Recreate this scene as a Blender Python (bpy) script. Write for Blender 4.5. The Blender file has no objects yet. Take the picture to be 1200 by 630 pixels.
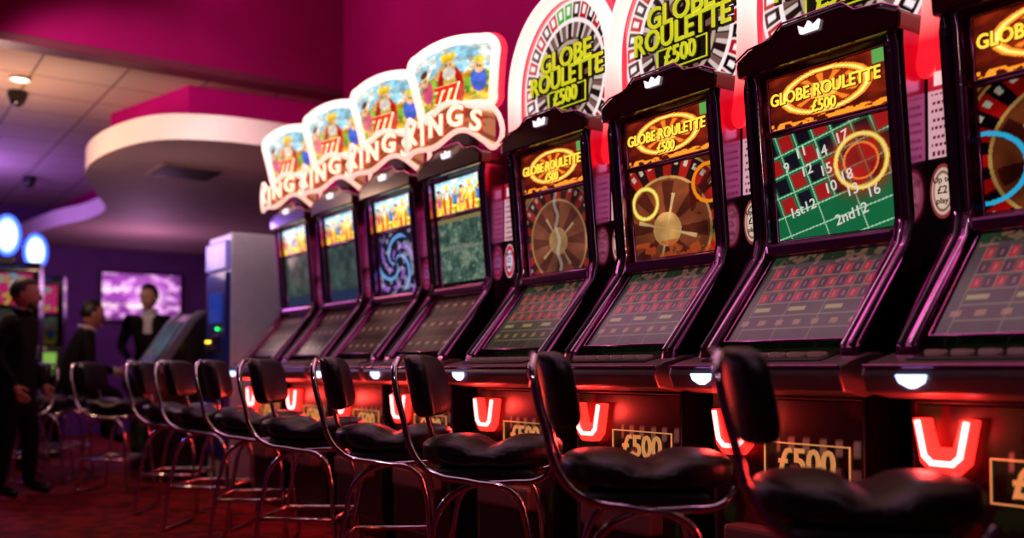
import bpy, bmesh, math, random
import numpy as np
from mathutils import Matrix, Vector, Euler
random.seed(3); np.random.seed(3)
scene=bpy.context.scene
COL=scene.collection
try:
    scene.view_settings.view_transform='Standard'
except Exception: pass

# ---------------------------------------------------------------- materials
def lin(c): return tuple(max(0,x)**2.2 for x in c)
MATS={}
def mat(name,col,rough=.5,metal=0,emis=None,es=0,coat=0,var=.15,vscale=12,bump=0,spec=.5):
    if name in MATS: return MATS[name]
    m=bpy.data.materials.new(name); m.use_nodes=True
    nt=m.node_tree; b=nt.nodes['Principled BSDF']
    c=lin(col)
    tc=nt.nodes.new('ShaderNodeTexCoord'); nz=nt.nodes.new('ShaderNodeTexNoise')
    nz.inputs['Scale'].default_value=vscale; nz.inputs['Detail'].default_value=4
    nt.links.new(tc.outputs['Object'],nz.inputs['Vector'])
    mx=nt.nodes.new('ShaderNodeMix'); mx.data_type='RGBA'
    mx.inputs['A'].default_value=(*[x*(1-var) for x in c],1)
    mx.inputs['B'].default_value=(*[min(1,x*(1+var)) for x in c],1)
    nt.links.new(nz.outputs['Fac'],mx.inputs['Factor'])
    nt.links.new(mx.outputs['Result'],b.inputs['Base Color'])
    b.inputs['Roughness'].default_value=rough; b.inputs['Metallic'].default_value=metal
    b.inputs['Specular IOR Level'].default_value=spec
    if coat: b.inputs['Coat Weight'].default_value=coat; b.inputs['Coat Roughness'].default_value=.05
    if emis:
        b.inputs['Emission Color'].default_value=(*lin(emis),1); b.inputs['Emission Strength'].default_value=es
    if bump:
        bp=nt.nodes.new('ShaderNodeBump'); bp.inputs['Strength'].default_value=bump; bp.inputs['Distance'].default_value=.01
        nt.links.new(nz.outputs['Fac'],bp.inputs['Height']); nt.links.new(bp.outputs['Normal'],b.inputs['Normal'])
    MATS[name]=m; return m
def screen_mat(name,strength,rough=.12,base=.0,gloss=.5):
    if name in MATS: return MATS[name]
    m=bpy.data.materials.new(name); m.use_nodes=True
    nt=m.node_tree; b=nt.nodes['Principled BSDF']
    a=nt.nodes.new('ShaderNodeAttribute'); a.attribute_name='Col'
    nt.links.new(a.outputs['Color'],b.inputs['Emission Color'])
    b.inputs['Emission Strength'].default_value=strength
    if base>0: nt.links.new(a.outputs['Color'],b.inputs['Base Color'])
    else: b.inputs['Base Color'].default_value=(.01,.01,.01,1)
    b.inputs['Roughness'].default_value=rough
    b.inputs['Specular IOR Level'].default_value=gloss
    MATS[name]=m; return m
BLACK=mat('black_gloss',(.09,.05,.07),.22,0,coat=.4)
DARK=mat('dark_plastic',(.09,.06,.08),.5)
FRAME=mat('purple_chrome',(.70,.40,.62),.20,1)
CHROME=mat('chrome',(.88,.82,.86),.1,1)
HEADER=mat('header_lacquer',(.22,.03,.08),.2,0,coat=.8)
DECK=mat('deck_bronze',(.52,.43,.43),.35,.6)
DECKD=mat('deck_dark',(.12,.08,.10),.3,0,coat=.3)
LEATHER=mat('black_leather',(.11,.07,.09),.38,0,vscale=60,bump=.2)
WHITEE=mat('logo_white',(.9,.9,.9),.4,emis=(1,.95,1),es=1.2)
VBLUE=mat('v_lamp_blue',(.8,.9,1),.3,emis=(.65,.78,1),es=3)
VRED=mat('v_lamp_red',(1,.2,.2),.3,emis=(1,.14,.12),es=4)
VHOT=mat('v_lamp_core',(1,.7,.7),.3,emis=(1,.66,.64),es=4)
YTXT=mat('sign_yellow',(.9,.95,.3),.4,emis=(.78,.82,.12),es=.75)
OTXT=mat('sign_orange',(1,.8,.3),.4,emis=(1,.80,.25),es=1.4)
BTXT=mat('sign_black',(.02,.01,.01),.5)
RTXT=mat('sign_red',(.8,.1,.05),.4,emis=(.85,.22,.08),es=.9)
CTXT=mat('sign_cream',(1,.95,.8),.4,emis=(1,.88,.74),es=1.4)
GTXT=mat('panel_gold',(.9,.75,.45),.4,emis=(.85,.72,.42),es=.40)
WTXT=mat('number_white',(.9,.9,.9),.4,emis=(.9,.9,.85),es=.7)
SCR=screen_mat('video_screen',.95)
SCRB=screen_mat('label_screen',1.7)
SCRT=screen_mat('topper_art',1.2,.3)
SCRL=screen_mat('lower_screen',.75,.22,gloss=.35)
PRINT=screen_mat('printed_panel',.12,.35,base=1)
BGS=screen_mat('background_screen',.45)
def rim_mat(name,top,bot,z0,z1,s0,s1):
    m=bpy.data.materials.new(name); m.use_nodes=True; nt=m.node_tree; b=nt.nodes['Principled BSDF']
    tc=nt.nodes.new('ShaderNodeTexCoord'); sp=nt.nodes.new('ShaderNodeSeparateXYZ'); nt.links.new(tc.outputs['Object'],sp.inputs[0])
    mr=nt.nodes.new('ShaderNodeMapRange'); mr.inputs[1].default_value=z0; mr.inputs[2].default_value=z1
    nt.links.new(sp.outputs['Z'],mr.inputs[0])
    mx=nt.nodes.new('ShaderNodeMix'); mx.data_type='RGBA'; mx.inputs['A'].default_value=(*lin(bot),1); mx.inputs['B'].default_value=(*lin(top),1)
    nt.links.new(mr.outputs[0],mx.inputs['Factor']); nt.links.new(mx.outputs['Result'],b.inputs['Emission Color'])
    ms=nt.nodes.new('ShaderNodeMapRange'); ms.inputs[1].default_value=z0; ms.inputs[2].default_value=z1; ms.inputs[3].default_value=s0; ms.inputs[4].default_value=s1
    nt.links.new(sp.outputs['Z'],ms.inputs[0]); nt.links.new(ms.outputs[0],b.inputs['Emission Strength'])
    nt.links.new(mx.outputs['Result'],b.inputs['Base Color']); b.inputs['Roughness'].default_value=.3
    MATS[name]=m; return m
RIM=rim_mat('rim_lamp',(1,.82,.78),(1,.12,.17),1.95,2.28,1.3,1.4)
RIMK=rim_mat('sign_rim_lamp',(1,.86,.80),(1,.72,.66),2.1,2.6,1.2,1.6)
RIMR=mat('rim_red',(.9,.1,.15),.3,emis=(1,.20,.28),es=1.3)

# ---------------------------------------------------------------- mesh helpers
def obj(name,data,parent=None,loc=(0,0,0),rot=None):
    o=bpy.data.objects.new(name,data); COL.objects.link(o); o.location=loc
    if rot: o.rotation_euler=rot
    if parent: o.parent=parent
    return o
def empty(name,loc,rz=0,parent=None):
    e=bpy.data.objects.new(name,None); COL.objects.link(e); e.location=loc; e.rotation_euler=(0,0,rz); e.empty_display_size=.1
    if parent: e.parent=parent
    return e
CACHE={}
def finish(bm,key,m,smooth=False,bevel=0,seg=2):
    if bevel>0:
        bmesh.ops.bevel(bm,geom=[e for e in bm.edges],offset=bevel,segments=seg,affect='EDGES',profile=.6,clamp_overlap=True)
    bmesh.ops.recalc_face_normals(bm,faces=bm.faces[:])
    me=bpy.data.meshes.new(key); bm.to_mesh(me); bm.free()
    if smooth:
        for p in me.polygons: p.use_smooth=True
    for mm in (m if isinstance(m,(list,tuple)) else [m]): me.materials.append(mm)
    return me
def box_me(key,lo,hi,m,bevel=0,seg=2):
    if key in CACHE: return CACHE[key]
    bm=bmesh.new(); bmesh.ops.create_cube(bm,size=1)
    c=[(a+b)/2 for a,b in zip(lo,hi)]; s=[b-a for a,b in zip(lo,hi)]
    for v in bm.verts: v.co=Vector([c[i]+v.co[i]*s[i] for i in range(3)])
    CACHE[key]=finish(bm,key,m,bevel=bevel,seg=seg); return CACHE[key]
def prism_me(key,poly,axis,a,b,m,bevel=0,seg=2):
    """poly 2D; axis 'y': (x,z) ; 'x': (y,z) ; 'z': (x,y)"""
    if key in CACHE: return CACHE[key]
    bm=bmesh.new()
    def P(p,t):
        return {'y':(p[0],t,p[1]),'x':(t,p[0],p[1]),'z':(p[0],p[1],t)}[axis]
    A=[bm.verts.new(P(p,a)) for p in poly]; B=[bm.verts.new(P(p,b)) for p in poly]
    bm.faces.new(A); bm.faces.new(B[::-1]); n=len(poly)
    for i in range(n): bm.faces.new((A[i],A[(i+1)%n],B[(i+1)%n],B[i]))
    CACHE[key]=finish(bm,key,m,bevel=bevel,seg=seg); return CACHE[key]
def tube_me(key,pts,r,m,cyclic=False,smooth=True,res=6):
    if key in CACHE: return CACHE[key]
    cu=bpy.data.curves.new(key,'CURVE'); cu.dimensions='3D'; cu.bevel_depth=r; cu.bevel_resolution=3; cu.resolution_u=res
    groups=pts if isinstance(pts[0][0],(tuple,list)) else [pts]
    for g in groups:
        sp=cu.splines.new('BEZIER' if smooth else 'POLY')
        if smooth:
            sp.bezier_points.add(len(g)-1)
            for bp,p in zip(sp.bezier_points,g):
                bp.co=p; bp.handle_left_type='AUTO'; bp.handle_right_type='AUTO'
        else:
            sp.points.add(len(g)-1)
            for bp,p in zip(sp.points,g): bp.co=(*p,1)
        sp.use_cyclic_u=cyclic
    cu.use_fill_caps=True
    o=bpy.data.objects.new('tmp',cu); COL.objects.link(o)
    dg=bpy.context.evaluated_depsgraph_get(); dg.update()
    me=bpy.data.meshes.new_from_object(o.evaluated_get(dg)); me.name=key
    bpy.data.objects.remove(o); bpy.data.curves.remove(cu)
    me.materials.clear(); me.materials.append(m)
    for p in me.polygons: p.use_smooth=True
    CACHE[key]=me; return me
def text_me(key,s,size,center,m,extrude=.004,offset=0,sx=1,up=(0,0,1),right=(0,-1,0),roll=0,shear=0):
    if key in CACHE: return CACHE[key]
    cu=bpy.data.curves.new(key,'FONT'); cu.body=s; cu.size=size; cu.extrude=extrude; cu.offset=offset; cu.align_x='CENTER'; cu.align_y='CENTER'; cu.shear=shear; cu.resolution_u=3
    o=bpy.data.objects.new('tmp',cu); COL.objects.link(o)
    dg=bpy.context.evaluated_depsgraph_get(); dg.update()
    me=bpy.data.meshes.new_from_object(o.evaluated_get(dg)); me.name=key
    bpy.data.objects.remove(o); bpy.data.curves.remove(cu)
    R=Vector(right).normalized(); U=Vector(up).normalized(); N=R.cross(U)
    M=Matrix((( R.x,U.x,N.x,center[0]),(R.y,U.y,N.y,center[1]),(R.z,U.z,N.z,center[2]),(0,0,0,1)))
    me.transform(M@Matrix.Rotation(roll,4,'Z')@Matrix.Diagonal((sx,1,1,1)))
    me.materials.clear(); me.materials.append(m)
    CACHE[key]=me; return me
def surf_me(key,nu,nv,pos,col,m,smooth=True):
    if key in CACHE: return CACHE[key]
    u,v=np.meshgrid(np.linspace(0,1,nu+1),np.linspace(0,1,nv+1))
    x,y,z=pos(u,v); co=np.stack([x+0*u,y+0*u,z+0*u],-1).reshape(-1,3)
    idx=np.arange((nu+1)*(nv+1)).reshape(nv+1,nu+1)
    f=np.stack([idx[:-1,:-1],idx[:-1,1:],idx[1:,1:],idx[1:,:-1]],-1).reshape(-1,4)
    me=bpy.data.meshes.new(key); me.from_pydata(co.tolist(),[],f.tolist())
    if col is not None:
        c=np.clip(col(u,v),0,1)**2.2
        at=me.color_attributes.new('Col','FLOAT_COLOR','POINT')
        at.data.foreach_set('color',np.concatenate([c.reshape(-1,3),np.ones((c.size//3,1))],1).astype(np.float32).ravel())
    me.materials.append(m)
    if smooth: me.polygons.foreach_set('use_smooth',[True]*len(me.polygons))
    me.update(); CACHE[key]=me; return me
def ell_me(key,a,b,c,m,n=(32,18),e=(1,1),deform=None):
    if key in CACHE: return CACHE[key]
    bm=bmesh.new(); bmesh.ops.create_uvsphere(bm,u_segments=n[0],v_segments=n[1],radius=1)
    sp=lambda t,p: math.copysign(abs(t)**p,t)
    for v in bm.verts:
        lat=math.asin(max(-1,min(1,v.co.z))); lon=math.atan2(v.co.y,v.co.x)
        cl=sp(math.cos(lat),e[0])
        p=Vector((a*cl*sp(math.cos(lon),e[1]),b*cl*sp(math.sin(lon),e[1]),c*sp(math.sin(lat),e[0])))
        v.co=deform(p) if deform else p
    CACHE[key]=finish(bm,key,m,smooth=True); return CACHE[key]

# ---------------------------------------------------------------- picture functions (procedural art)
def rgb(u,c): return np.zeros(u.shape+(3,))+np.array(c,float)
def put(img,mask,c,k=1.0):
    mm=(np.clip(mask.astype(float),0,1)*k)[...,None]; return img*(1-mm)+np.array(c,float)*mm
def nz(u,v,f,s=0):
    out=0; amp=1; tot=0
    for o in range(3):
        rs=np.random.RandomState(int(s*10)+o*7+11); g=rs.rand(64,64)
        x=u*f*2*2**o+5.3; y=v*f*2*2**o+3.1
        ix=np.floor(x).astype(int); iy=np.floor(y).astype(int); fx=x-ix; fy=y-iy
        fx=fx*fx*(3-2*fx); fy=fy*fy*(3-2*fy); ix%=63; iy%=63
        out=out+amp*((g[iy,ix]*(1-fx)+g[iy,ix+1]*fx)*(1-fy)+(g[iy+1,ix]*(1-fx)+g[iy+1,ix+1]*fx)*fy); tot+=amp; amp*=.5
    return np.clip((out/tot-.5)*1.5+.5,0,1)
def wheel(img,x,y,rot=0,wood=(.42,.17,.08)):
    r=np.hypot(x,y); a=(np.arctan2(y,x)+rot)%(2*np.pi); k=np.floor(a/(2*np.pi)*37)
    img=put(img,r<1,wood); img=put(img,(r<1)&(np.abs(r-.93)<.02),(.8,.55,.25))
    ring=(r>.6)&(r<.86)
    img=put(img,ring&(k%2==0),(.72,.08,.06)); img=put(img,ring&(k%2==1),(.06,.03,.03)); img=put(img,ring&(k==0),(.1,.5,.15))
    fr=(a/(2*np.pi)*37)%1
    img=put(img,(r>.74)&(r<.81)&(fr>.3)&(fr<.7),(.9,.85,.75))
    img=put(img,(np.abs(r-.6)<.015)|(np.abs(r-.87)<.012),(.85,.65,.35))
    img=put(img,(r<.58),(.5,.24,.12)); img=put(img,(r<.56)&(np.sin(a*8)>.3),(.28,.10,.05))
    img=put(img,(r<.2),(.85,.65,.35)); img=put(img,(np.abs(np.sin(a*2))<.12)&(r<.42),(.9,.75,.5))
    return img
def art_topper(x,y):
    r=np.hypot(x,y); a=np.arctan2(y,x)%(2*np.pi); t=((a/(2*np.pi)*32)+.5); k=np.floor(t); fr=t%1
    img=rgb(x,(.12,.04,.05))
    img=put(img,r>.93,(.85,.40,.42))
    ring=(r>.70)&(r<=.93)
    img=put(img,ring&(k%2==0),(.66,.05,.08)); img=put(img,ring&(k%2==1),(.05,.02,.03)); img=put(img,ring&((k==8)|(k==9)),(.1,.6,.15))
    img=put(img,ring&(r>.77)&(r<.87)&(fr>.30)&(fr<.70),(.92,.86,.86))
    img=put(img,(ring&((fr<.08)|(fr>.92)))|(np.abs(r-.70)<.02)|(np.abs(r-.93)<.015),(.95,.85,.85))
    inn=r<.68
    img=put(img,inn&(np.sin(a*16)>.2)&(r>.3),(.42,.30,.28)); img=put(img,inn&(np.sin(a*32)>.6)&(r>.5),(.75,.68,.65)); img=put(img,inn&(np.abs(r-.45)<.03),(.65,.58,.5))
    return img
def art_kings(u,v,s=0):
    img=rgb(u,(.60,.82,.90)); img=put(img,nz(u,v,3,s)>.55,(.97,.95,.88),.8)
    img=put(img,v<.50+.10*np.sin(u*9),(.55,.68,.20)); img=put(img,(v<.34+.08*np.sin(u*14+1)),(.93,.80,.30)); img=put(img,(nz(u,v,5,s+2)>.62)&(v<.6),(.30,.55,.15),.8)
    img=put(img,(nz(u,v,6,s+4)>.66)&(v<.75),(.95,.55,.15),.8)
    for cx,cy,a,b,c in [(.5,.30,.19,.40,(.80,.14,.12)),(.5,.34,.09,.36,(.96,.80,.35)),(.5,.66,.085,.15,(.96,.74,.50)),(.5,.56,.085,.10,(.97,.92,.85)),(.14,.42,.10,.20,(.85,.30,.45)),(.14,.62,.055,.10,(.96,.74,.5)),(.86,.42,.09,.2,(.30,.40,.80)),(.86,.62,.055,.10,(.95,.72,.5)),(.14,.74,.06,.06,(.35,.18,.1)),(.86,.74,.06,.06,(.95,.85,.3))]:
        img=put(img,((u-cx)/a)**2+((v-cy)/b)**2<1,c)
    img=put(img,(np.abs(u-.5)<.09)&(v>.76)&(v<.84+.07*np.abs(np.sin((u-.41)*52))),(1,.80,.15))
    for q,yy in ((.47,.70),(.53,.70),(.125,.63),(.155,.63),(.845,.63),(.875,.63)): img=put(img,((u-q)/.011)**2+((v-yy)/.022)**2<1,(.1,.05,.05))
    return np.clip(img*(.72+.4*nz(u,v,7,s+1))[...,None],0,1)
def art_glabel(u,v):
    img=rgb(u,(.30,.09,.05)); img=img*(.5+1.0*nz(u,v,3))[...,None]
    x=(u-.5)*2.0/.85; y=(v-.55)*2.1/.95; r=np.hypot(x,y)
    img=put(img,np.abs(r-.85)<.10,(.90,.50,.15)); img=put(img,np.abs(r-.85)<.04,(1,.80,.40))
    img=put(img,r<.7,(.45,.14,.06)); img=put(img,(r<.7)&(np.sin(np.arctan2(y,x)*12)>.3),(.80,.42,.14))
    img=put(img,(r<.35),(.98,.75,.3),.7); img=put(img,(v<.12)&(nz(u,v,9,3)>.4),(.9,.5,.15)); img=put(img,(u>.9)&(v>.75),(.3,.5,.25))
    return img
def art_table(u,v,k=1.):
    img=rgb(u,(.07,.20,.12))*(.7+.5*nz(u,v,2,8))[...,None]
    x=u*13; y=v*7; cx=np.floor(x); cy=np.floor(y); fx=x%1; fy=y%1
    inn=(fx>.10)&(fx<.90)&(fy>.12)&(fy<.88)
    cell=(cy>=3.)&(cy<6)&(cx>0)
    img=put(img,cell&inn&((cx+cy)%2==0),(.58,.08,.07)); img=put(img,cell&inn&((cx+cy)%2==1),(.04,.03,.03))
    img=put(img,cell&(fx>.40)&(fx<.60)&(fy>.32)&(fy<.68),(.70,.55,.48),.55)
    gl=((fy<.06)|((fx<.05)&((cy>=3)|(cx%4==1))))&(cy<6)&(cx>0)
    img=put(img,gl,(.56,.54,.40),.6)
    img=put(img,(cy==2)&(fy>.35)&(fy<.65)&((u*3.2%1)>.3)&((u*3.2%1)<.75),(.7,.65,.4),.7)
    img=put(img,(cy==1)&(fy>.3)&(fy<.7)&((u*6.5%1)>.3)&((u*6.5%1)<.7),(.6,.45,.3),.7)
    img=put(img,(cy>=6)&(nz(u,v,8,2)>.55),(.5,.35,.3),.7)
    return img*k
def art_v7(u,v):
    a=-.26; x=(u-.5)*math.cos(a)-(v-.5)*math.sin(a); y=(u-.5)*math.sin(a)+(v-.5)*math.cos(a)
    img=rgb(u,(.08,.40,.24)); X=(x+.5)*6.2; Y=(y+.55)*5.2
    cx=np.floor(X); cy=np.floor(Y); fx=X%1; fy=Y%1; cell=(cy>=2)
    inn=(fx>.14)&(fx<.86)&(fy>.12)&(fy<.88)
    img=put(img,cell&inn&((cx+cy)%2==0),(.66,.12,.12)); img=put(img,cell&inn&((cx+cy)%2==1),(.09,.08,.12))
    img=put(img,((fx<.05)&((cy>=2)|(cx%2==0)))|(fy<.06),(.65,.85,.7))
    r=np.hypot((u-.76)*1.15,(v-.62)); img=put(img,np.exp(-((r-.24)/.10)**2),(.75,.15,.1),.6)
    img=put(img,np.abs(r-.24)<.022,(1,.75,.2)); img=put(img,np.abs(r-.24)<.008,(1,.95,.6)); img=put(img,r<.17,(.75,.12,.10),.7); img=put(img,np.abs(r-.16)<.01,(1,.5,.2))
    return img*.92+.04*nz(u,v,1.5,4)[...,None]
def art_v6(u,v):
    img=rgb(u,(.30,.14,.12)); img=wheel(img,(u-.42)*1.15,(v-.30)*1.05,.3,(.38,.24,.16))
    img=img*.75+.25*np.array((.5,.3,.25)); img=img*(.6+.7*nz(u,v,2))[...,None]
    img=put(img,(v<.18)&(nz(u,v,6)>.5),(.75,.30,.14),.7); img=put(img,(u>.72)&(v>.4)&(nz(u,v,3,5)>.5),(.30,.10,.06),.8)
    r=np.hypot((u-.17)*1.1,(v-.62)); img=put(img,np.abs(r-.17)<.024,(1,.82,.15)); img=put(img,np.abs(r-.17)<.008,(1,1,.7))
    r=np.hypot((u-.95)*1.1,(v-.72)); img=put(img,np.abs(r-.20)<.020,(1,.55,.12))
    return img*.95
def art_v5(u,v):
    img=rgb(u,(.38,.26,.22)); img=wheel(img,(u-.5)*1.35,(v-.38)*1.15,1.0,(.45,.28,.22))
    img=img*.6+.4*np.array((.55,.38,.36))
    img=img*(.6+.6*nz(u,v,1.5,2))[...,None]; img=put(img,np.abs((u-.5)-.02*np.sin(v*20))<.025,(.9,.85,.8),.5)
    return img*.85
def art_v8(u,v):
    img=rgb(u,(.32,.12,.10)); img=wheel(img,(u-.55)*1.2,(v-.4)*1.1,.7); img=img*(.5+.6*nz(u,v,2,3))[...,None]
    r=np.hypot((u-.0),(v-.35)); img=put(img,np.abs(r-.28)<.018,(.2,.75,.95)); img=put(img,(u>.4)&(v<.3)&(nz(u,v,5)>.5),(.45,.2,.6),.6)
    return img*.85
def art_k4(u,v):
    n=nz(u,v,5,1)*.5+nz(u,v,14,4)*.5
    img=rgb(u,(.28,.38,.34))*(.5+1.0*n)[...,None]
    img=put(img,n>.62,(.55,.54,.44),.5); img=put(img,v>.94,(.5,.45,.3)); img=put(img,v<.05,(.1,.08,.08)); img=put(img,(np.abs(v-.55)<.02)&(nz(u,v,20,2)>.4),(.6,.6,.5),.6)
    return img
def art_k3(u,v):
    img=rgb(u,(.12,.13,.20)); a=np.arctan2(v-.5,u-.45); r=np.hypot(u-.45,v-.5); n=np.sin(a*3+r*16)
    img=put(img,(n>.75)&(nz(u,v,3,2)>.4),(.55,.35,.70)); img=put(img,(n<-.85)&(r<.5),(.40,.6,.85)); img=put(img,(nz(u,v,5,6)>.68),(.75,.72,.85),.6)
    return img
def art_k12(u,v):
    img=rgb(u,(.24,.30,.29))*(.6+.6*nz(u,v,3))[...,None]; return put(img,v<.2,(.15,.2,.3))
def art_klow(u,v):
    img=rgb(u,(.15,.09,.09))*(.6+.8*nz(u,v,3,3))[...,None]; x=u*5%1; y=v*3%1
    img=put(img,(x>.10)&(x<.90)&(y>.15)&(y<.85),(.28,.18,.17),.8); img=put(img,(x>.3)&(x<.7)&(y>.42)&(y<.55),(.55,.38,.33)); return img
def art_glow(u,v): return np.clip(art_table(u,v,.9)+np.array((.09,.04,.04)),0,1)
def art_placard(u,v):
    img=rgb(u,(.78,.60,.64)); img=put(img,(v>.72),(.62,.12,.2)); img=put(img,(v>.78)&(v<.92)&(u>.2)&(u<.8),(.9,.8,.8))
    yy=(v*11)%1; img=put(img,(v<.7)&(yy>.35)&(yy<.75)&(u>.12)&(u<.88)&(np.sin(u*40+np.floor(v*11)*3)>-.5),(.35,.08,.15)); return img
def art_door(u,v):
    img=rgb(u,(.07,.04,.05)); img=put(img,(nz(u,v,3,5)>.60)&(v>.3),(.24,.06,.07),.8); img=put(img,(nz(u,v,4,1)>.66)&(v>.3),(.09,.22,.12),.8)
    img=put(img,(v>.78)&(np.sin(u*60)>.2)&(v<.84)&(u>.45),(.55,.5,.45)); img=put(img,(v>.68)&(np.sin(u*47)>.1)&(v<.72)&(u>.5),(.5,.35,.35)); return img
def art_tv(u,v):
    img=rgb(u,(.50,.22,.55))*(.7+.6*nz(u,v,2))[...,None]
    img=put(img,np.exp(-(((u-.62)/.16)**2+((v-.5)/.22)**2)),(1,.88,.97)); img=put(img,nz(u,v,5,2)>.64,(.95,.7,.92),.7); img=put(img,(np.abs(v-.3)<.05)&(nz(u,v,14,1)>.45)&(u<.55),(1,.85,.9)); img=put(img,(np.abs(v-.65)<.07)&(nz(u,v,12,4)>.45)&(u<.5),(1,.8,.95)); return img

# ---------------------------------------------------------------- gaming machine
OX=2.85
def XF(z): return 2.765-.10*(z-1.40)
def L(x): return x-OX
def machine(kind,yc,video,vname):
    root=empty('roulette_machine' if kind=='G' else 'slot_machine',(OX,yc,0))
    def P(name,me): return obj(name,me,root)
    prof=[(L(2.50),.0),(L(2.50),.87),(L(2.42),.90),(L(2.42),.98),(L(2.49),1.01),(L(2.76),1.34),(L(2.785),1.40),(L(2.735),2.0),(L(2.78),2.03),(L(3.15),2.03),(L(3.25),0)]
    P('cabinet',prism_me('cabinet',prof,'y',-.31,.31,BLACK,.006,1))
    front=[(2.655,2.035),(2.685,1.95),(2.735,1.42),(2.715,1.345),(2.435,1.02),(2.42,.965)]
    back=[(2.50,.965),(2.53,1.02),(2.81,1.33),(2.84,1.42),(2.80,2.035)]
    ck=[(L(a),b) for a,b in front+back]
    P('cheek_left',prism_me('cheekL',ck,'y',.252,.322,FRAME,.018,3))
    P('cheek_right',prism_me('cheekR',ck,'y',-.322,-.252,FRAME,.018,3))
    def edge(y): return [(L(2.652),y,2.03),(L(2.682),y,1.95),(L(2.732),y,1.42),(L(2.708),y,1.34),(L(2.43),y,1.02)]
    P('cheek_inlay',tube_me('cheektrim',[edge(.300),edge(-.300)],.008,DECKD,smooth=False))
    P('cheek_trim',tube_me('cheektrim2',[edge(.268),edge(-.268)],.005,CHROME,smooth=False))
    hd=[(-.325,1.985),(.325,1.985),(.33,2.045),(.27,2.075),(.17,2.085),(.12,2.125),(-.12,2.125),(-.17,2.085),(-.27,2.075),(-.33,2.045)]
    P('header_cap',prism_me('hdr',hd,'x',L(2.635),L(2.85),HEADER,.012,2))
    P('header_trim',tube_me('hdrt',[(L(2.634),y,z+.002) for y,z in hd[2:]],.004,FRAME,smooth=False))
    cr=[(-.034,2.065),(.034,2.065),(.042,2.095),(.016,2.080),(0,2.101),(-.016,2.080),(-.042,2.095)]
    P('crown_logo',prism_me('crown',cr,'x',L(2.622),L(2.634),WHITEE))
    hw=.232
    def pl(z0,z1,dx=0,h=hw): return lambda u,v:(L(XF(z0+(z1-z0)*v))-dx-.012,h-2*h*u,z0+(z1-z0)*v)
    if kind=='G':
        P('label_screen',surf_me('glabel',110,50,pl(1.79,1.965),art_glabel,SCRB))
        for s,sz,zz,k in (('GLOBE ROULETTE',.060,1.888,1),('£500',.055,1.835,2)):
            P('label_text_back',text_me('glb%d'%k,s,sz,(L(XF(zz))-.018,0,zz),BTXT,.002,.003,sx=.90))
            P('label_text',text_me('glt%d'%k,s,sz,(L(XF(zz))-.022,0,zz),OTXT,.002,.0006,sx=.90))
    else:
        P('label_screen',surf_me('klabel',110,50,pl(1.79,1.965),lambda u,v:art_kings(u*2%1,v,3),SCRB))
        P('label_text',text_me('klt','777',.09,(L(XF(1.86))-.020,-.1,1.87),OTXT,.002,.001))
    P('video_screen',surf_me('video_'+vname,150,120,pl(1.405,1.765),video,SCR))
    if vname=='v7':
        for i,(s,du,dv) in enumerate([('12',.30,.62),('15',.47,.59),('18',.64,.50),('11',.26,.80),('14',.44,.76),('17',.62,.86),('10',.50,.42),('13',.68,.36),('16',.85,.32),('1st12',.24,.26),('2nd12',.66,.14),('9',.12,.68)]):
            z=1.41+.355*dv
            P('table_number',text_me('n7%d'%i,s,.052,(L(XF(z))-.016,hw-2*hw*du,z),WTXT,.001,0,roll=.26))
    if vname=='v4':
        P('screen_text',text_me('jp','JACKPOTS',.052,(L(XF(1.6))-.016,0,1.60),mat('jp_txt',(.6,.65,.6),.5,emis=(.5,.55,.50),es=.4),.001,0))
    def rect(z0,z1,h,dx): return [(L(XF(z0))-dx,h,z0),(L(XF(z0))-dx,-h,z0),(L(XF(z1))-dx,-h,z1),(L(XF(z1))-dx,h,z1)]
    P('screen_bezel',tube_me('bez',[rect(1.397,1.773,.238,.014),rect(1.783,1.972,.238,.014)],.0065,FRAME,cyclic=True,smooth=False))
    P('screen_sill',box_me('sill',(L(2.70),-.256,1.345),(L(2.79),.256,1.390),FRAME,.012,2))
    p0=np.array((2.487,1.03)); p1=np.array((2.742,1.335)); d=(p1-p0)/np.linalg.norm(p1-p0); n=np.array((-d[1],d[0]))
    def lo(u,v):
        q0=p0+n*.012; return (L(q0[0]+(p1-p0)[0]*v),.232-.464*u,q0[1]+(p1-p0)[1]*v)
    P('lower_screen',surf_me('low'+kind,150,90,lo,art_glow if kind=='G' else art_klow,SCRL))
    q0=p0+n*.015; q1=p1+n*.015
    P('lower_bezel',tube_me('lbez',[(L(q0[0]),.24,q0[1]),(L(q0[0]),-.24,q0[1]),(L(q1[0]),-.24,q1[1]),(L(q1[0]),.24,q1[1])],.006,FRAME,cyclic=True,smooth=False))
    dk=[(2.335,.885),(2.315,.93),(2.325,.962),(2.36,.972),(2.475,1.0),(2.52,1.0),(2.52,.885),(2.44,.868)]
    P('button_deck',prism_me('deck',[(L(a),b) for a,b in dk],'y',-.345,.345,DECK,.008,2))
    P('deck_front_trim',tube_me('dtr',[(L(2.318),.34,.958),(L(2.318),-.34,.958)],.005,FRAME,smooth=False))
    P('deck_panel',prism_me('dpan',[(L(2.365),.972),(L(2.47),.998),(L(2.468),1.006),(L(2.363),.980)],'y',-.24,.24,DECKD,.003,1))
    for i in range(6):
        P('button_%d'%(i+1),box_me('btn%d'%i,(L(2.385),.2-.075*i-.045,.985),(L(2.43),.2-.075*i,1.002),mat('button_lens',(.45,.4,.42),.2,emis=(.8,.5,.5),es=.12),.006,2))
    sh=[(.235,.935),(.145,.935),(.155,.914),(.19,.898),(.225,.914)]
    P('shield_lamp',prism_me('shield',sh,'x',L(2.305),L(2.34),VBLUE,.003,1))
    P('door_panel',surf_me('door',90,60,lambda u,v:(L(2.49),.29-.58*u,.12+.73*v),art_door,PRINT))
    P('door_frame',tube_me('doorf',[(L(2.492),.295,.1),(L(2.492),-.295,.1),(L(2.492),-.295,.86),(L(2.492),.295,.86)],.008,DARK,cyclic=True,smooth=False))
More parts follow.
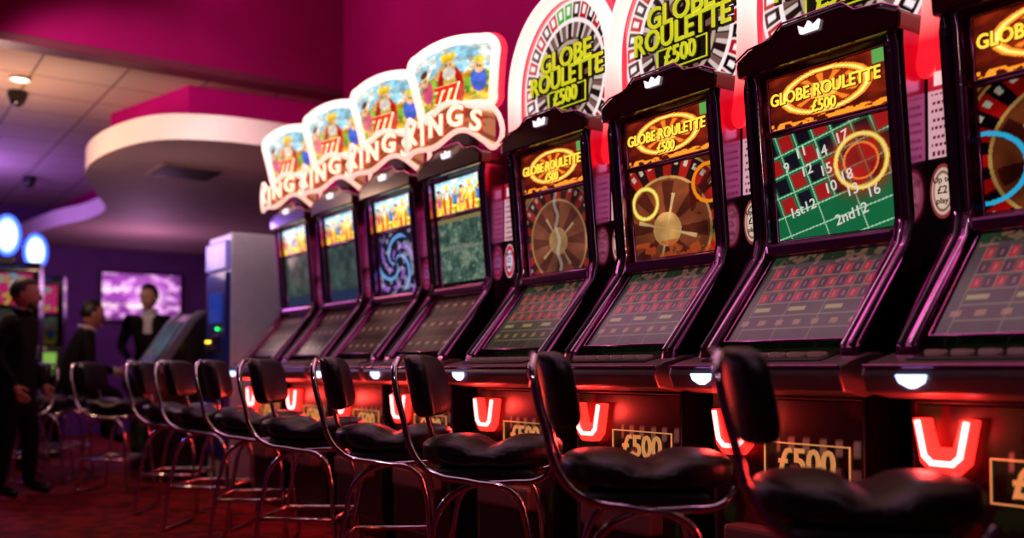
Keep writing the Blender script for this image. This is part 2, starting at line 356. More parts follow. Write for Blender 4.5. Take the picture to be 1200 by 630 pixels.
    vy,vz=.19,.745
    V=[(.09,.07),(.05,.07),(.036,-.015),(-.036,-.015),(-.05,.07),(-.09,.07),(-.066,-.05),(-.034,-.08),(.034,-.08),(.066,-.05)]
    P('v_lamp',prism_me('vred',[(vy+a,vz+b) for a,b in V],'x',L(2.45),L(2.49),VRED,.006,2))
    P('v_lamp_core',tube_me('vcore',[(L(2.447),vy+a,vz+b) for a,b in ((.072,.065),(.052,-.03),(.03,-.05),(-.03,-.05),(-.052,-.03),(-.072,.065))],.008,VHOT,smooth=False))
    P('prize_text',text_me('p500','£500',.115,(L(2.484),-.09,.655),GTXT,.003,.002,sx=.95))
    P('prize_box',tube_me('pbox',[(L(2.486),.075,.60),(L(2.486),-.25,.60),(L(2.486),-.25,.715),(L(2.486),.075,.715)],.0035,GTXT,cyclic=True,smooth=False))
    P('coin_tray',box_me('tray',(L(2.42),-.2,.34),(L(2.52),.2,.44),DECK,.015,2))
    P('side_wing',box_me('wing',(L(2.79),-.435,.95),(L(2.83),-.30,2.0),DARK,.006,1))
    P('placard',surf_me('plac',40,60,lambda u,v:(L(2.783),-.328-.095*u,1.60+.29*v),art_placard,screen_mat('placard_print_glow',1.0,.4,base=1)))  # print also glows by itself, standing in for light falling on it
    def ov(u,v):
        a=v*2*np.pi; return (L(2.782)+0*u,-.375-.043*u*np.cos(a),1.495+.085*u*np.sin(a))
    P('round_sticker',surf_me('stick'+kind,10,32,ov,lambda u,v: put(put(rgb(u,(.85,.74,.66)),u>.88,(.5,.2,.2)),(u>.7)&(u<.76),(.4,.15,.15)) if kind=='G' else put(put(rgb(u,(.8,.75,.85)),u>.65,(.75,.1,.15)),u>.9,(.9,.85,.9)),screen_mat('sticker_print_glow',.85,.4,base=1)))  # sticker is no lamp; its brightness is put in as emission
    for i,(s,sz,zz) in enumerate((('Up to',.026,1.53),('£2',.034,1.498),('play',.026,1.465))):
        P('sticker_text',text_me('st%d'%i,s,sz,(L(2.779),-.375,zz),mat('sticker_ink',(.3,.05,.08),.6),.0005,.0005))
    if kind=='G':
        cz,ry,rz=2.30,.375,.40; X=L(2.80)
        P('topper_back',surf_me('tb',48,8,lambda u,v:(X+.04+0*u,ry*v*np.cos(-u*2*np.pi),cz+rz*v*np.sin(-u*2*np.pi)),None,DARK))
        def dp(u,v):
            a=u*2*np.pi; return (X+0*u,-ry*v*np.cos(a),cz+rz*v*np.sin(a))
        P('topper_disc',surf_me('tdisc',256,60,dp,lambda u,v: art_topper(v*np.cos(u*2*np.pi),v*np.sin(u*2*np.pi)),SCRT))
        X2=L(2.752)
        arch=[(X2,.348,1.90),(X2,.362,2.0),(X2,.372,2.15)]+[(X2,.375*math.cos(a),cz+rz*math.sin(a)) for a in np.linspace(0,math.pi,17)]+[(X2,-.372,2.15),(X2,-.362,2.0),(X2,-.348,1.90)]
        P('topper_rim',tube_me('trim',arch,.033,RIM))
        for s_ in (1,-1):
            P('topper_rim_tip',ell_me('rtip%d'%s_,.033,.033,.055,RIM,deform=lambda p,s_=s_:p+Vector((X2,s_*(.348+.14*(p.z)),1.90))))
        arch2=[(a+.05,b*1.045,c+.018) for a,b,c in arch[1:-1]]
        P('topper_rim_red',tube_me('trim2',arch2,.024,RIMR))
        for s,sz,zz,k,sx in (('GLOBE',.125,2.405,1,1.0),('ROULETTE',.125,2.315,2,.92),('£500',.10,2.225,3,.9)):
            P('topper_text_back',text_me('tgb%d'%k,s,sz,(X-.012,0,zz),BTXT,.004,.009,sx=sx))
            P('topper_text',text_me('tgt%d'%k,s,sz,(X-.022,0,zz),YTXT,.004,.0012,sx=sx))
        P('topper_text_plate',box_me('tplate',(X-.008,-.15,2.170),(X+.004,.15,2.275),BTXT,.004,1))
        P('topper_plate_line',tube_me('tpl',[(X-.012,.14,2.18),(X-.012,-.14,2.18),(X-.012,-.14,2.268),(X-.012,.14,2.268)],.004,YTXT,cyclic=True,smooth=False))
        P('topper_bracket',box_me('brk',(X,-.12,1.99),(X+.1,.12,2.1),DARK,.01,1))
    else:
        phi=math.radians(12); c=Vector((L(2.70),0,0)); Rm=Matrix.Rotation(phi,3,'Z')
        tm=empty('topper_mount',tuple(c-Rm@c),phi,root)
        def T(name,me): return obj(name,me,tm)
        zt,zb=2.625,2.335; X=L(2.70)
        def sp(u,v):
            w=.255+.060*v**1.2; bow=.045*(1-(2*u-1)**2); z=zb+(zt-zb)*v+bow*(.4+.7*v)-.02
            return (X-.04*v-.04*(1-(2*u-1)**2)+0*u,w-2*w*u,z)
        T('sign_art',surf_me('ksign',120,90,sp,art_kings,SCRT))
        T('sign_back',surf_me('ksb',20,10,lambda u,v:(X-.04*v+.03,-(.26+.06*v)+2*(.26+.06*v)*u,zb+(zt-zb)*v),None,DARK))
        pts=[]
        for u_,v_ in [(.04+.92*i/8,0) for i in range(9)]+[(1,.08+.84*j/6) for j in range(0,7)]+[(1-.04-.92*i/8,1) for i in range(9)]+[(0,.92-.84*j/6) for j in range(0,7)]:
            a,b,cc=sp(np.array(u_),np.array(v_)); pts.append((float(a)-.005,float(b)*1.07,float(cc)+(.016 if v_==1 else 0)))
        T('sign_rim',tube_me('krim',pts,.024,RIMK,cyclic=True))
        pts2=[(a+.035,b*1.04,cz_+.006) for a,b,cz_ in pts]
        T('sign_rim_red',tube_me('krim2',pts2,.024,RIMR,cyclic=True))
        T('sign_text',text_me('k777','777',.115,(X-.085,0,2.395),RTXT,.004,.004))
        T('sign_text_back',text_me('k777b','777',.115,(X-.077,0,2.395),CTXT,.002,.010))
        def bp(u,v):
            t=2*u-1; z=2.195+.030*np.sin(t*4.2)+(v-.5)*(.165+.03*np.cos(t*6)); return (X-.05-.07*(1-t*t),.335-.67*u,z+.03*(1-t*t))
        T('banner',surf_me('kban',90,20,bp,lambda u,v: put(put(rgb(u,(.92,.70,.50)),np.abs(v-.5)<.36,(.52,.24,.18)),nz(u,v,4)>.64,(.80,.52,.36),.6),SCRT))
        pts=[]
        for u_,v_ in [(i/12,0) for i in range(13)]+[(1-i/12,1) for i in range(13)]:
            a,b,cc=bp(np.array(u_),np.array(v_)); pts.append((float(a)-.004,float(b),float(cc)))
        T('banner_rim',tube_me('kbrim',pts,.013,RIMK,cyclic=True))
        for i,ch in enumerate('KINGS'):
            u_=(.15,.31,.48,.68,.86)[i]; a,b,cc=[float(q) for q in bp(np.array(u_),np.array(.5))]
            a2,b2,c2=[float(q) for q in bp(np.array(u_+.05),np.array(.5))]; rt=Vector((a2-a,b2-b,0)).normalized(); nn=Vector((-abs(rt.y),-rt.x if rt.y<0 else rt.x,0)); nn=rt.cross(Vector((0,0,1)))
            b0=Vector((a,b,cc-.004))
            T('banner_letter_back',text_me('kb'+ch,ch,.15,tuple(b0+nn*.014),RTXT,.004,.008,right=tuple(rt),roll=.10*(2-i)*.5))
            T('banner_letter',text_me('kt'+ch,ch,.15,tuple(b0+nn*.024),CTXT,.004,.004,right=tuple(rt),roll=.10*(2-i)*.5))
        P('sign_post',box_me('kpost',(X+.02,-.1,2.0),(X+.08,.1,2.35),DARK,.01,1))
    li=bpy.data.lights.new('v_lamp_glow','POINT'); li.color=(1,.04,.03); li.energy=3.2; li.shadow_soft_size=.03
    obj('v_lamp_glow',li,root,(L(2.38),vy,.78))
    return root
MY=[6.72,5.95,5.20,4.46,3.62,2.86,2.10,1.34]
for y,a,n in zip(MY,[art_k12,art_k12,art_k3,art_k4],['v1','v1','v3','v4']): machine('K',y,a,n)
for y,a,n in zip(MY[4:],[art_v5,art_v6,art_v7,art_v8],['v5','v6','v7','v8']): machine('G',y,a,n)

# ---------------------------------------------------------------- stools
def stool(x,y,psi,name='bar_stool'):
    ps=math.radians(psi); root=empty(name,(x+.235*math.cos(ps),y-.235*math.sin(ps),0),-ps)
    P=lambda n,m:obj(n,m,root)
    def seatd(p):
        q=p.copy(); t=(p.x)/.24
        k=math.exp(-((t-.02)/.20)**2)
        if p.z>0: q.z=p.z-.032*k*min(1,p.z/.03)
        else: q.z=p.z+.010*k
        q.x*=1-.08*abs(p.y/.21)**2; q.z+=.012*abs(t)
        q.z+=.662; q.x+=.02; return q
    P('seat',ell_me('st_seat',.24,.205,.058,LEATHER,(64,28),(.62,.62),seatd))
    def backd(p):
        q=p.copy(); q.x+=.04*(p.y/.17)**2; q.x-= (p.z)*.20; q.x-=.235; q.z+=.892; return q
    P('back_pad',ell_me('st_back',.040,.17,.108,LEATHER,(40,24),(.45,.5),backd))
    tubes=[]
    for s in (1,-1):
        tubes.append([(-.290,s*.12,.985),(-.293,s*.155,.95),(-.282,s*.178,.88),(-.255,s*.182,.78),(-.225,s*.19,.68),(-.16,s*.195,.61),(-.02,s*.20,.58),(.11,s*.20,.55),(.155,s*.205,.47),(.175,s*.21,.28),(.20,s*.215,.012)])
        tubes.append([(.245,s*.18,.635),(.21,s*.19,.595),(.10,s*.192,.58),(-.03,s*.193,.565),(-.12,s*.197,.50),(-.155,s*.20,.38),(-.21,s*.215,.012)])
    P('frame_tubes',tube_me('st_tub',tubes,.0115,CHROME))
    P('foot_ring',tube_me('st_ring',[(.172,.21,.26),(-.175,.207,.26),(-.175,-.207,.26),(.172,-.21,.26)],.010,CHROME,cyclic=True,smooth=False))
    P('floor_skids',tube_me('st_sk',[[(.20,.215,.012),(.20,-.215,.012)],[(-.21,.215,.012),(-.21,-.215,.012)]],.011,CHROME,smooth=False))
    P('back_rail',tube_me('st_br',[(-.290,.125,.985),(-.300,0,.992),(-.290,-.125,.985)],.0115,CHROME))
    P('seat_plate',box_me('st_pl',(-.15,-.185,.587),(.18,.185,.62),DARK,.01,1))
    return root
for (yb,psi) in [(1.54,46),(2.25,38),(3.03,42),(3.78,32),(4.60,40),(5.36,30),(6.08,40),(6.86,34)]:
    stool(1.69,yb,psi)
for x,y,p in [(1.34,8.85,150),(1.62,8.25,40),(1.22,9.25,20)]: stool(x,y,p)

# ---------------------------------------------------------------- room
def two_tone(name,c1,c2,scale,rough=.9,bump=0,kind='noise',spec=.5):
    m=bpy.data.materials.new(name); m.use_nodes=True; nt=m.node_tree; b=nt.nodes['Principled BSDF']; b.inputs['Roughness'].default_value=rough; b.inputs['Specular IOR Level'].default_value=spec
    tc=nt.nodes.new('ShaderNodeTexCoord')
    if kind=='brick':
        t=nt.nodes.new('ShaderNodeTexBrick'); t.offset=0; t.inputs['Scale'].default_value=1; t.inputs['Brick Width'].default_value=scale; t.inputs['Row Height'].default_value=scale; t.inputs['Mortar Size'].default_value=.008
        t.inputs['Color1'].default_value=(*lin(c1),1); t.inputs['Color2'].default_value=(*lin([x*.96 for x in c1]),1); t.inputs['Mortar'].default_value=(*lin(c2),1)
        nt.links.new(tc.outputs['Object'],t.inputs['Vector']); nt.links.new(t.outputs['Color'],b.inputs['Base Color'])
    else:
        t=nt.nodes.new('ShaderNodeTexNoise' if kind=='noise' else 'ShaderNodeTexVoronoi'); t.inputs['Scale'].default_value=scale
        nt.links.new(tc.outputs['Object'],t.inputs['Vector'])
        r=nt.nodes.new('ShaderNodeValToRGB'); r.color_ramp.elements[0].position=.35; r.color_ramp.elements[1].position=.65
        r.color_ramp.elements[0].color=(*lin(c1),1); r.color_ramp.elements[1].color=(*lin(c2),1)
        nt.links.new(t.outputs['Fac' if kind=='noise' else 'Distance'],r.inputs['Fac']); nt.links.new(r.outputs['Color'],b.inputs['Base Color'])
        if bump:
            bp=nt.nodes.new('ShaderNodeBump'); bp.inputs['Strength'].default_value=bump; bp.inputs['Distance'].default_value=.01
            nt.links.new(t.outputs[0],bp.inputs['Height']); nt.links.new(bp.outputs['Normal'],b.inputs['Normal'])
    return m
CARPET=two_tone('carpet_red',(.30,.02,.05),(.46,.07,.09),9,.95,.3,'voronoi',.2)
MAGENTA=two_tone('wall_magenta',(.64,.0,.38),(.67,.01,.41),3,.8,spec=.1)
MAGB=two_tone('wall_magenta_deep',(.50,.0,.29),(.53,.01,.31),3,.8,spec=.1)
PURPLE=two_tone('wall_purple',(.32,.14,.36),(.36,.16,.40),3,.7)
CEILT=two_tone('ceiling_tile',(.74,.64,.60),(.35,.28,.28),.6,.85,kind='brick')
CEILM=two_tone('ceiling_paint',(.35,.25,.32),(.38,.27,.34),2,.9)
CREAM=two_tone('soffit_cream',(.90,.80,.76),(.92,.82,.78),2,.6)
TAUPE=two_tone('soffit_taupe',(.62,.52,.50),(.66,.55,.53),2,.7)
obj('floor',box_me('floor',(-4,-3,-.1),(5.2,15.4,0),CARPET))
obj('wall_right',box_me('wr',(3.40,-3,0),(3.52,8.6,4.4),MAGENTA))
obj('wall_left',box_me('wl',(-4.1,-3,0),(-4,15.4,4.4),PURPLE))
obj('wall_back',box_me('wb',(-4,-3.1,0),(3.4,-3,4.4),PURPLE))
obj('wall_far',box_me('wf',(-4,15.3,0),(5.2,15.4,3.25),PURPLE))
obj('wall_far_right',box_me('wfr',(5.1,8.6,0),(5.2,15.3,3.25),PURPLE))
obj('wall_return',box_me('wret',(3.52,8.5,0),(5.1,8.6,3.25),PURPLE))
obj('ceiling',box_me('cm',(-4,-3,4.4),(3.52,7.6,4.5),CEILM))
obj('ceiling_low',box_me('cl',(-4,7.6,3.25),(5.2,15.4,3.35),CEILT))
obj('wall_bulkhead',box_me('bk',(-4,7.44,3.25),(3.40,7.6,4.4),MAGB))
obj('trim_bulkhead',box_me('bkt',(-4,7.42,3.19),(3.40,7.62,3.25),mat('trim_dark',(.35,.10,.18),.5),.005,1))
def catmull(p,n=8):
    out=[]
    for i in range(len(p)-1):
        a=p[max(0,i-1)]; b=p[i]; c=p[i+1]; d=p[min(len(p)-1,i+2)]
        for k in range(n):
            t=k/n; out.append(tuple(.5*((2*b[j])+(-a[j]+c[j])*t+(2*a[j]-5*b[j]+4*c[j]-d[j])*t*t+(-a[j]+3*b[j]-3*c[j]+d[j])*t**3) for j in (0,1)))
    out.append(tuple(p[-1])); return out
ctr=catmull([(3.39,7.55),(2.9,7.50),(2.34,7.56),(1.96,7.85),(1.77,8.6),(1.81,9.5),(2.14,10.6),(2.40,11.5),(2.38,12.4),(2.15,13.4),(1.95,15.28)])
poly=ctr+[(5.08,15.28),(5.08,8.62),(3.39,8.62)]
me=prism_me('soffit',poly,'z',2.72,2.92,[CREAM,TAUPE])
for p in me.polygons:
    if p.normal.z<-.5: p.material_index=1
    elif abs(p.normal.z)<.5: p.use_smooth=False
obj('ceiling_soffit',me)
mg=[(3.39,7.9),(2.30,8.0),(1.98,9.3),(2.4,11.0),(2.75,12.5),(2.5,15.28),(5.08,15.28),(5.08,8.62),(3.39,8.62)]
obj('wall_soffit_fascia',prism_me('mgf',mg,'z',2.92,3.25,MAGENTA))
v=empty('ceiling_vent',(2.55,8.9,2.72))
obj('frame',box_me('vf',(-.3,-.3,-.012),(.3,.3,0),TAUPE,.004,1),v)
for i in range(8): obj('slat_%d'%(i+1),box_me('vs%d'%i,(-.25,-.25+.065*i,-.022),(.25,-.22+.065*i,-.010),DARK),v)
tv=empty('wall_television',(3.71,15.24,2.02))
obj('casing',box_me('tvc',(-.60,-.03,-.38),(.60,.05,.38),DARK,.01,2),tv)
obj('picture',surf_me('tvp',80,50,lambda u,v_:(-.56+1.12*u,-.035+0*u,-.34+.68*v_),art_tv,screen_mat('tv_screen',1.6)),tv)
for x,y in [(1.18,8.98),(1.84,12.9)]:
    d=empty('dome_camera',(x,y,3.249))
    obj('base',prism_me('dcb',[(.075*math.cos(a),.075*math.sin(a)) for a in np.linspace(0,2*math.pi,25)[:-1]],'z',-.06,0,DARK,.008,2),d)
    obj('dome',ell_me('dcd',.06,.06,.06,BLACK,deform=lambda p:p+Vector((0,0,-.07))),d)
DL=mat('downlight_lens',(1,.9,.8),.4,emis=(1,.85,.7),es=12)
for x,y in [(1.14,8.55),(.95,9.75),(1.2,11),(0,12.5)]:
    d=empty('ceiling_downlight',(x,y,3.249))
    obj('lens',prism_me('dl',[(.06*math.cos(a),.06*math.sin(a)) for a in np.linspace(0,2*math.pi,25)[:-1]],'z',-.012,-.002,DL),d)
    obj('ring',tube_me('dlr',[(.075*math.cos(a),.075*math.sin(a),-.012) for a in np.linspace(0,2*math.pi,17)[:-1]],.012,CREAM,cyclic=True),d)

# ---------------------------------------------------------------- cash kiosk
k=empty('cash_kiosk',(2.51,7.6,0))
GREYL=mat('kiosk_grey',(.72,.70,.74),.35,.2); BLUE=mat('kiosk_blue',(.10,.16,.45),.3,0,coat=.4)
obj('cabinet',box_me('kc',(0.02,0,.05),(.62,.56,2.03),GREYL,.018,3),k)
obj('side_seam',box_me('kss',(.04,-.004,.98),(.60,.01,.99),DARK),k)
obj('plinth',box_me('kpl',(.05,.03,0),(.6,.53,.06),DARK),k)
obj('front_panel',box_me('kf',(-.015,.03,.25),(.04,.53,1.72),BLUE,.015,2),k)
obj('top_panel',box_me('ktp',(-.02,.02,1.74),(.04,.54,1.97),mat('kiosk_top',(.45,.42,.65),.3,emis=(.5,.45,.85),es=.3),.015,2),k)
obj('screen',box_me('ks',(-.024,.12,1.32),(-.01,.42,1.56),mat('kiosk_screen',(.1,.2,.5),.1,emis=(.15,.3,.75),es=.4),.004,1),k)
obj('keypad',box_me('kk',(-.04,.16,1.10),(-.01,.32,1.22),CHROME,.005,1),k)
obj('note_slot',box_me('kn',(-.045,.36,1.08),(-.01,.47,1.14),DARK,.008,2),k)
obj('led_green',box_me('klg',(-.03,.2,1.26),(-.015,.23,1.28),mat('led_g',(.1,1,.3),.3,emis=(.1,1,.4),es=3)),k)
obj('led_yellow',box_me('kly',(-.05,.39,1.16),(-.015,.43,1.18),mat('led_y',(1,.8,.2),.3,emis=(1,.8,.2),es=3)),k)
obj('dispense_tray',box_me('kt',(-.05,.12,.72),(-.01,.42,.86),DARK,.015,2),k)
c=empty('slant_top_machine',(2.05,8.45,0))
sl=[(.08,0),(.06,.72),(0,.80),(.0,.90),(.12,.96),(.38,1.36),(.48,1.43),(.70,1.43),(.75,0)]
obj('cabinet',prism_me('slc',sl,'y',0,.62,BLACK,.01,2),c)
GREYD=mat('slant_grey',(.36,.34,.38),.35,.3)
cs=[(0,.88),(.12,.96),(.38,1.37),(.48,1.45),(.56,1.45),(.44,1.36),(.18,.92),(.05,.84)]
obj('cheek_near',prism_me('sln',cs,'y',-.03,.03,GREYD,.01,2),c)
obj('cheek_far',prism_me('slfa',cs,'y',.59,.65,GREYD,.01,2),c)
obj('screen',surf_me('slscr',40,30,lambda u,v_:(.135+.235*v_-.012,.55-.48*u,1.0+.345*v_),art_k12,SCRL),c)
obj('door',surf_me('sldoor',60,40,lambda u,v_:(.062-.0*v_,.56-.5*u,.1+.55*v_),art_door,PRINT),c)

# ---------------------------------------------------------------- left background machines
def oval_machine(x,y,rz,hue):
    r=empty('video_slot_machine',(x,y,0),rz)
    pr=[(-.15,0),(-.15,.75),(-.28,.80),(-.28,.88),(-.12,.95),(-.02,1.15),(0,1.2),(-.02,1.9),(.05,1.98),(.35,1.98),(.4,0)]
    obj('cabinet',prism_me('omc',pr,'y',-.28,.28,BLACK,.01,2),r)
    obj('main_screen',surf_me('oms'+hue,40,30,lambda u,v_:(-.012-.01*v_,.22-.44*u,1.22+.3*v_),lambda u,v_:art_kings(u,v_,2)*.35,BGS),r)
    obj('upper_screen',surf_me('omu',40,30,lambda u,v_:(-.022-.01*v_,.22-.44*u,1.56+.3*v_),lambda u,v_:put(art_kings(u,v_,5),nz(u,v_,3)>.5,(.9,.2,.5)),BGS),r)
    obj('deck_screen',surf_me('omd',30,10,lambda u,v_:(-.13+.1*v_,.22-.44*u,.96+.17*v_),lambda u,v_:rgb(u,(.7,.95,.4))*(u>.6)[...,None],BGS),r)
    def ov(u,v_):
        a=v_*2*np.pi; return (-.03+0*u,-.10*u*np.cos(a),2.22+.175*u*np.sin(a))
    obj('oval_sign',surf_me('omo',12,40,ov,lambda u,v_:put(rgb(u,(.80,.90,1)),u>.75,(.45,.62,1)),screen_mat('oval_lamp',3.0)),r)
    obj('oval_rim',tube_me('omr',[(-.03,.11*math.cos(a),2.22+.185*math.sin(a)) for a in np.linspace(0,2*math.pi,25)[:-1]],.016,mat('oval_rim_lamp',(.3,.4,1),.3,emis=(.25,.40,1),es=1.8),cyclic=True),r)
    obj('sign_back',ell_me('omb',.03,.10,.17,DARK,deform=lambda p:p+Vector((.01,0,2.22))),r)
    obj('sign_post',box_me('omp',(0,-.05,1.95),(.05,.05,2.1),DARK),r)
oval_machine(1.30,10.4,math.radians(75),'a'); oval_machine(1.74,11.7,math.radians(75),'b')

# ---------------------------------------------------------------- people
SKIN=mat('skin',(.66,.46,.40),.5); HAIRG=mat('hair_grey',(.20,.17,.17),.6); HAIRD=mat('hair_dark',(.08,.06,.05),.5)
SUIT=mat('suit_black',(.07,.055,.07),.85,spec=.2); SHIRT=mat('shirt_white',(.75,.73,.78),.8); EYE=mat('eye_dark',(.06,.04,.04),.2); LIP=mat('lips',(.50,.25,.24),.5); SHOE=mat('shoe_black',(.05,.04,.04),.3); TEEW=mat('eye_white',(.7,.68,.66),.3)
def skin_mesh(verts,edges,radii,m,root=0,sub=2):
    me=bpy.data.meshes.new('sk'); me.from_pydata(verts,edges,[]); o=bpy.data.objects.new('sk',me); COL.objects.link(o)
    md=o.modifiers.new('s','SKIN'); md.use_smooth_shade=True
    for i,sv in enumerate(me.skin_vertices[0].data):
        r=radii[i]; sv.radius=(r if isinstance(r,tuple) else (r,r)); sv.use_root=(i==root)
    sb=o.modifiers.new('b','SUBSURF'); sb.levels=sub; sb.render_levels=sub
    dg=bpy.context.evaluated_depsgraph_get(); dg.update()
    out=bpy.data.meshes.new_from_object(o.evaluated_get(dg)); bpy.data.objects.remove(o)
    out.materials.clear()
    for mm in (m if isinstance(m,list) else [m]): out.materials.append(mm)
    for p in out.polygons: p.use_smooth=True; p.material_index=0
    return out
def head_mesh(hair,beard=False):
    bm=bmesh.new()
    def add(c,s,mi,n=(20,14),f=None):
        r=bmesh.ops.create_uvsphere(bm,u_segments=n[0],v_segments=n[1],radius=1)
        fs=set()
        for v in r['verts']:
            q=Vector((v.co.x*s[0],v.co.y*s[1],v.co.z*s[2]))
            if f: q=f(q)
            v.co=q+Vector(c)
            for ff in v.link_faces: fs.add(ff)
        for ff in fs: ff.material_index=mi; ff.smooth=True
    def skull(q):
        t=q.z/.118
        if t<0: q.y*=1-.30*t*t; q.x=q.x*(1-.18*t*t)+(.018*-t if q.x>0 else .0)
        if abs(t+.03)<.12 and q.x>0: q.x-=.004
        return q
    add((0,0,0),(.096,.076,.118),0,(28,22),skull)
    add((.100,0,-.018),(.017,.012,.026),0)
    add((.108,0,-.032),(.012,.015,.010),0)
    add((.088,0,-.058),(.012,.024,.007),3)
    add((.082,0,-.098),(.020,.026,.017),0)
    for s in (1,-1):
        add((.082,s*.030,.006),(.010,.014,.008),4); add((.0895,s*.030,.006),(.004,.006,.006),2)
        add((.087,s*.031,.026),(.008,.018,.004),1)
        add((-.005,s*.078,-.008),(.018,.009,.030),0)
    def hairf(q):
        if q.x>.02 and q.z<.060: q.x=.02+(q.x-.02)*.15
        if q.z<-.03 : q.z=-.03+(q.z+.03)*(.6 if q.x<0 else .1)
        return q
    add((-.008,0,.018),(.104,.084,.120),1,(28,20),hairf)
    if beard: add((.060,0,-.088),(.036,.052,.034),1)
    me=bpy.data.meshes.new('head'); bm.to_mesh(me); bm.free()
    for mm in (SKIN,hair,EYE,LIP,TEEW): me.materials.append(mm)
    return me
def hand_mesh(side):
    V=[(0,0,0),(0,0,-.045),(.0,0,-.075)]; E=[(0,1),(1,2)]; R=[(.02,.026),(.024,.03),(.022,.03)]
    for fx,ln in ((.030,.070),(.010,.080),(-.010,.074),(-.029,.058)):
        b=len(V); s=-side
        V+= [(fx,0,-.088),(fx*1.05,s*.006,-.088-ln*.40),(fx*1.05,s*.020,-.088-ln*.72),(fx,s*.034,-.088-ln*.92)]
        E+= [(2,b),(b,b+1),(b+1,b+2),(b+2,b+3)]; R+=[.0095,.009,.0085,.007]
    b=len(V); V+=[(.034,-side*.004,-.035),(.052,-side*.012,-.062),(.055,-side*.022,-.085)]; E+=[(1,b),(b,b+1),(b+1,b+2)]; R+=[.012,.010,.008]
    return skin_mesh(V,E,R,SKIN,0,1)
def person(name,loc,rz,J,hair,head_turn=(0,0,0),beard=False,shirt=False,scale=1):
    root=empty(name,loc,rz); root.scale=(scale if isinstance(scale,tuple) else (scale,)*3)
    names=['pelvis','spine','chest','neckb','neck']+[a+s for s in 'LR' for a in ('sh','el','wr','hip','kn','an','toe')]
    R={'pelvis':(.15,.115),'spine':(.145,.11),'chest':(.165,.12),'neckb':(.085,.075),'neck':(.052,.055),'sh':(.075,.07),'el':(.048,.048),'wr':(.032,.030),'hip':(.10,.10),'kn':(.068,.068),'an':(.050,.050),'toe':(.042,.032)}
    V=[J[n] for n in names]; rad=[R.get(n,R.get(n[:-1])) for n in names]; I={n:i for i,n in enumerate(names)}
    E=[(0,1),(1,2),(2,3),(3,4)]
    for s in 'LR': E+=[(I['chest'],I['sh'+s]),(I['sh'+s],I['el'+s]),(I['el'+s],I['wr'+s]),(0,I['hip'+s]),(I['hip'+s],I['kn'+s]),(I['kn'+s],I['an'+s]),(I['an'+s],I['toe'+s])]
    me=skin_mesh(V,E,rad,[SUIT,SHIRT,SKIN,SHOE],0,2)
    nz_=J['neckb'][2]; cx=J['chest'][0]
    for p in me.polygons:
        c_=p.center
        if c_.z>nz_+.045: p.material_index=2
        elif shirt and c_.x>cx+.04 and nz_-.20<c_.z<=nz_+.05 and abs(c_.y)<.010+.045*(c_.z-(nz_-.20))/.20: p.material_index=1
        elif c_.z<.075: p.material_index=3
    obj('body',me,root)
    n=Vector(J['neck']); h=obj('head',head_mesh(hair,beard),root,tuple(n+Vector((.022,0,.095))),head_turn)
    col=[Vector(J['neckb'])+Vector((.075*math.cos(a)*.95+.005,.075*math.sin(a),.045-.02*math.cos(a))) for a in np.linspace(0,2*math.pi,17)[:-1]]
    t=tube_me('collar'+name+str(loc),[tuple(c_) for c_ in col],.013,SHIRT if shirt else SUIT,cyclic=True); obj('collar',t,root)
    for s,sg in (('L',1),('R',-1)):
        w=Vector(J['wr'+s]); e=Vector(J['el'+s]); d=(w-e).normalized()
        q=Vector((0,0,-1)).rotation_difference(d)
        o=obj('hand_'+s.lower(),hand_mesh(sg),root,tuple(w+d*.005)); o.rotation_mode='QUATERNION'; o.rotation_quaternion=q
        o2=obj('cuff_'+s.lower(),tube_me('cuff'+name+s+str(loc),[tuple(w-d*.01+q@Vector((.028*math.cos(a),.028*math.sin(a),0))) for a in np.linspace(0,2*math.pi,13)[:-1]],.008,SHIRT if shirt else SUIT,cyclic=True),root)
    return root
def stand(elL=(-.03,.25,1.14),wrL=(.06,.25,.89),elR=(-.03,-.25,1.14),wrR=(.06,-.25,.89),step=.06,lean=0):
    J=dict(pelvis=(0,0,.94),spine=(lean*.3,0,1.10),chest=(lean*.7,0,1.29),neckb=(lean,0,1.46),neck=(lean+.01,0,1.545))
    J.update(shL=(lean*.9,.175,1.405),shR=(lean*.9,-.175,1.405),elL=elL,wrL=wrL,elR=elR,wrR=wrR)
    for s,g,st in (('L',1,step),('R',-1,-step)):
        J.update({'hip'+s:(0,g*.095,.88),'kn'+s:(st*.7+.02,g*.11,.49),'an'+s:(st-.01,g*.12,.085),'toe'+s:(st+.15,g*.145,.038)})
    return J
person('standing_man',(1.08,8.10,0),math.radians(-30),stand(step=.06,elR=(-.03,-.27,1.14),wrR=(.09,-.25,.91),elL=(-.02,.27,1.14),wrL=(.10,.24,.91),lean=.03),HAIRG,(0,math.radians(6),math.radians(8)),beard=True,scale=(1.02,1.02,.92))
person('suited_man',(2.56,10.2,0),math.radians(-112),stand(elL=(-.02,.27,1.15),wrL=(.06,.24,.91),elR=(-.02,-.27,1.15),wrR=(.12,-.14,1.00),step=.03),HAIRD,(0,math.radians(10),math.radians(-30)),shirt=True,scale=1.02)
sj=dict(pelvis=(0,0,.80),spine=(.03,0,.96),chest=(.10,0,1.13),neckb=(.17,0,1.28),neck=(.20,0,1.36))
sj.update(shL=(.14,.175,1.235),shR=(.14,-.175,1.235),elL=(.16,.25,.98),wrL=(.37,.18,.93),elR=(.16,-.25,.98),wrR=(.38,-.17,.93))
for s,g in (('L',1),('R',-1)): sj.update({'hip'+s:(.04,g*.10,.79),'kn'+s:(.42,g*.14,.72),'an'+s:(.36,g*.14,.33),'toe'+s:(.50,g*.155,.29)})
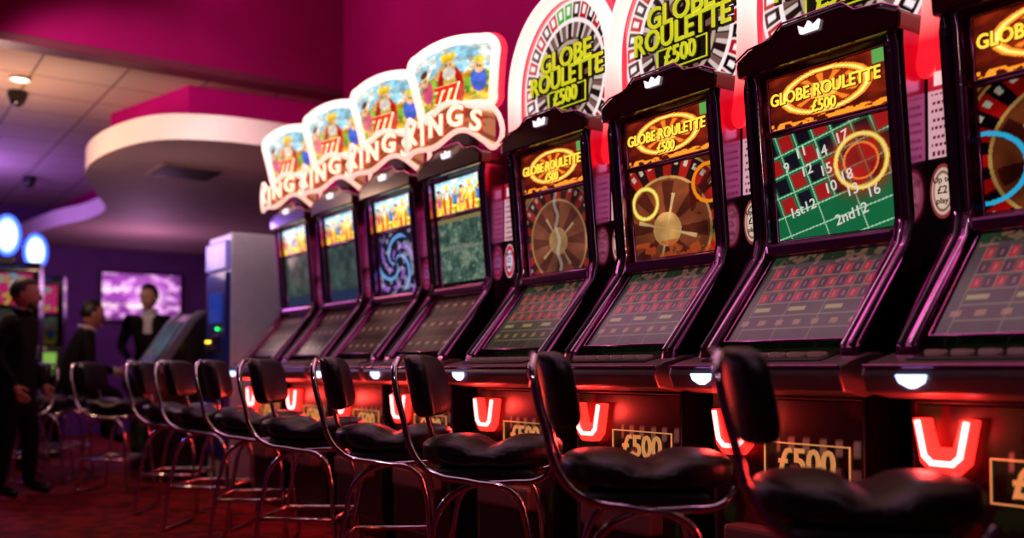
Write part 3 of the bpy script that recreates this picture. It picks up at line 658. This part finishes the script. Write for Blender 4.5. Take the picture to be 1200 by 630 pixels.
person('seated_man',(1.70,9.66,0),math.radians(0),sj,HAIRD,(0,math.radians(5),0),shirt=True)
stool(1.46,9.66,0)

# ---------------------------------------------------------------- lights
def light(name,kind,loc,energy,color,size=.5,rot=(0,0,0),sy=None,spot=None):
    li=bpy.data.lights.new(name,kind); li.energy=energy; li.color=color
    if kind=='AREA':
        li.size=size
        if sy: li.shape='RECTANGLE'; li.size_y=sy
    else: li.shadow_soft_size=size
    if spot: li.spot_size=spot; li.spot_blend=.6
    return obj(name,li,None,loc,rot)
R=math.radians
light('ceiling_panel_light','AREA',(.8,3.2,4.3),24,(1,.52,.74),2.5,(0,0,0),5)
light('wall_wash_light','AREA',(2.2,4.5,4.2),36,(1,.35,.65),.4,(0,R(-35),0),6)
light('spot_near','SPOT',(-.8,-.5,4.0),50,(1,.60,.76),.15,(R(38),0,R(-45)),spot=R(80))
light('warm_ceiling_fill','POINT',(.9,8.6,2.5),44,(1,.58,.36),.15)  # added fill below the low ceiling to warm it; not one of the downlights
light('purple_light','POINT',(.8,12.2,2.6),95,(.42,.2,1),.25)
light('purple_light_b','POINT',(3.2,13.0,2.0),34,(.9,.4,.8),.25)
light('under_soffit_light','POINT',(2.3,8.2,1.9),5,(1,.65,.62),.2)
light('soffit_warm_light','SPOT',(0.2,6.2,2.95),260,(1,.84,.74),.1,(R(87),0,R(-47)),spot=R(50))
light('kiosk_light','SPOT',(1.8,6.0,3.9),90,(.95,.88,1),.1,(R(45),0,R(-28)),spot=R(40))
w=bpy.data.worlds.new('world'); scene.world=w; w.use_nodes=True
w.node_tree.nodes['Background'].inputs[0].default_value=(.28,.06,.22,1); w.node_tree.nodes['Background'].inputs[1].default_value=.07

# ---------------------------------------------------------------- camera
cd=bpy.data.cameras.new('camera'); cam=obj('camera',cd,None,(0,0,.95),(R(91.5),0,R(-34.4)))
cd.lens=34.5; cd.sensor_width=36; cd.shift_y=.0725; cd.clip_start=.05
cd.dof.use_dof=True; cd.dof.focus_distance=3.6; cd.dof.aperture_fstop=1.2
scene.camera=cam
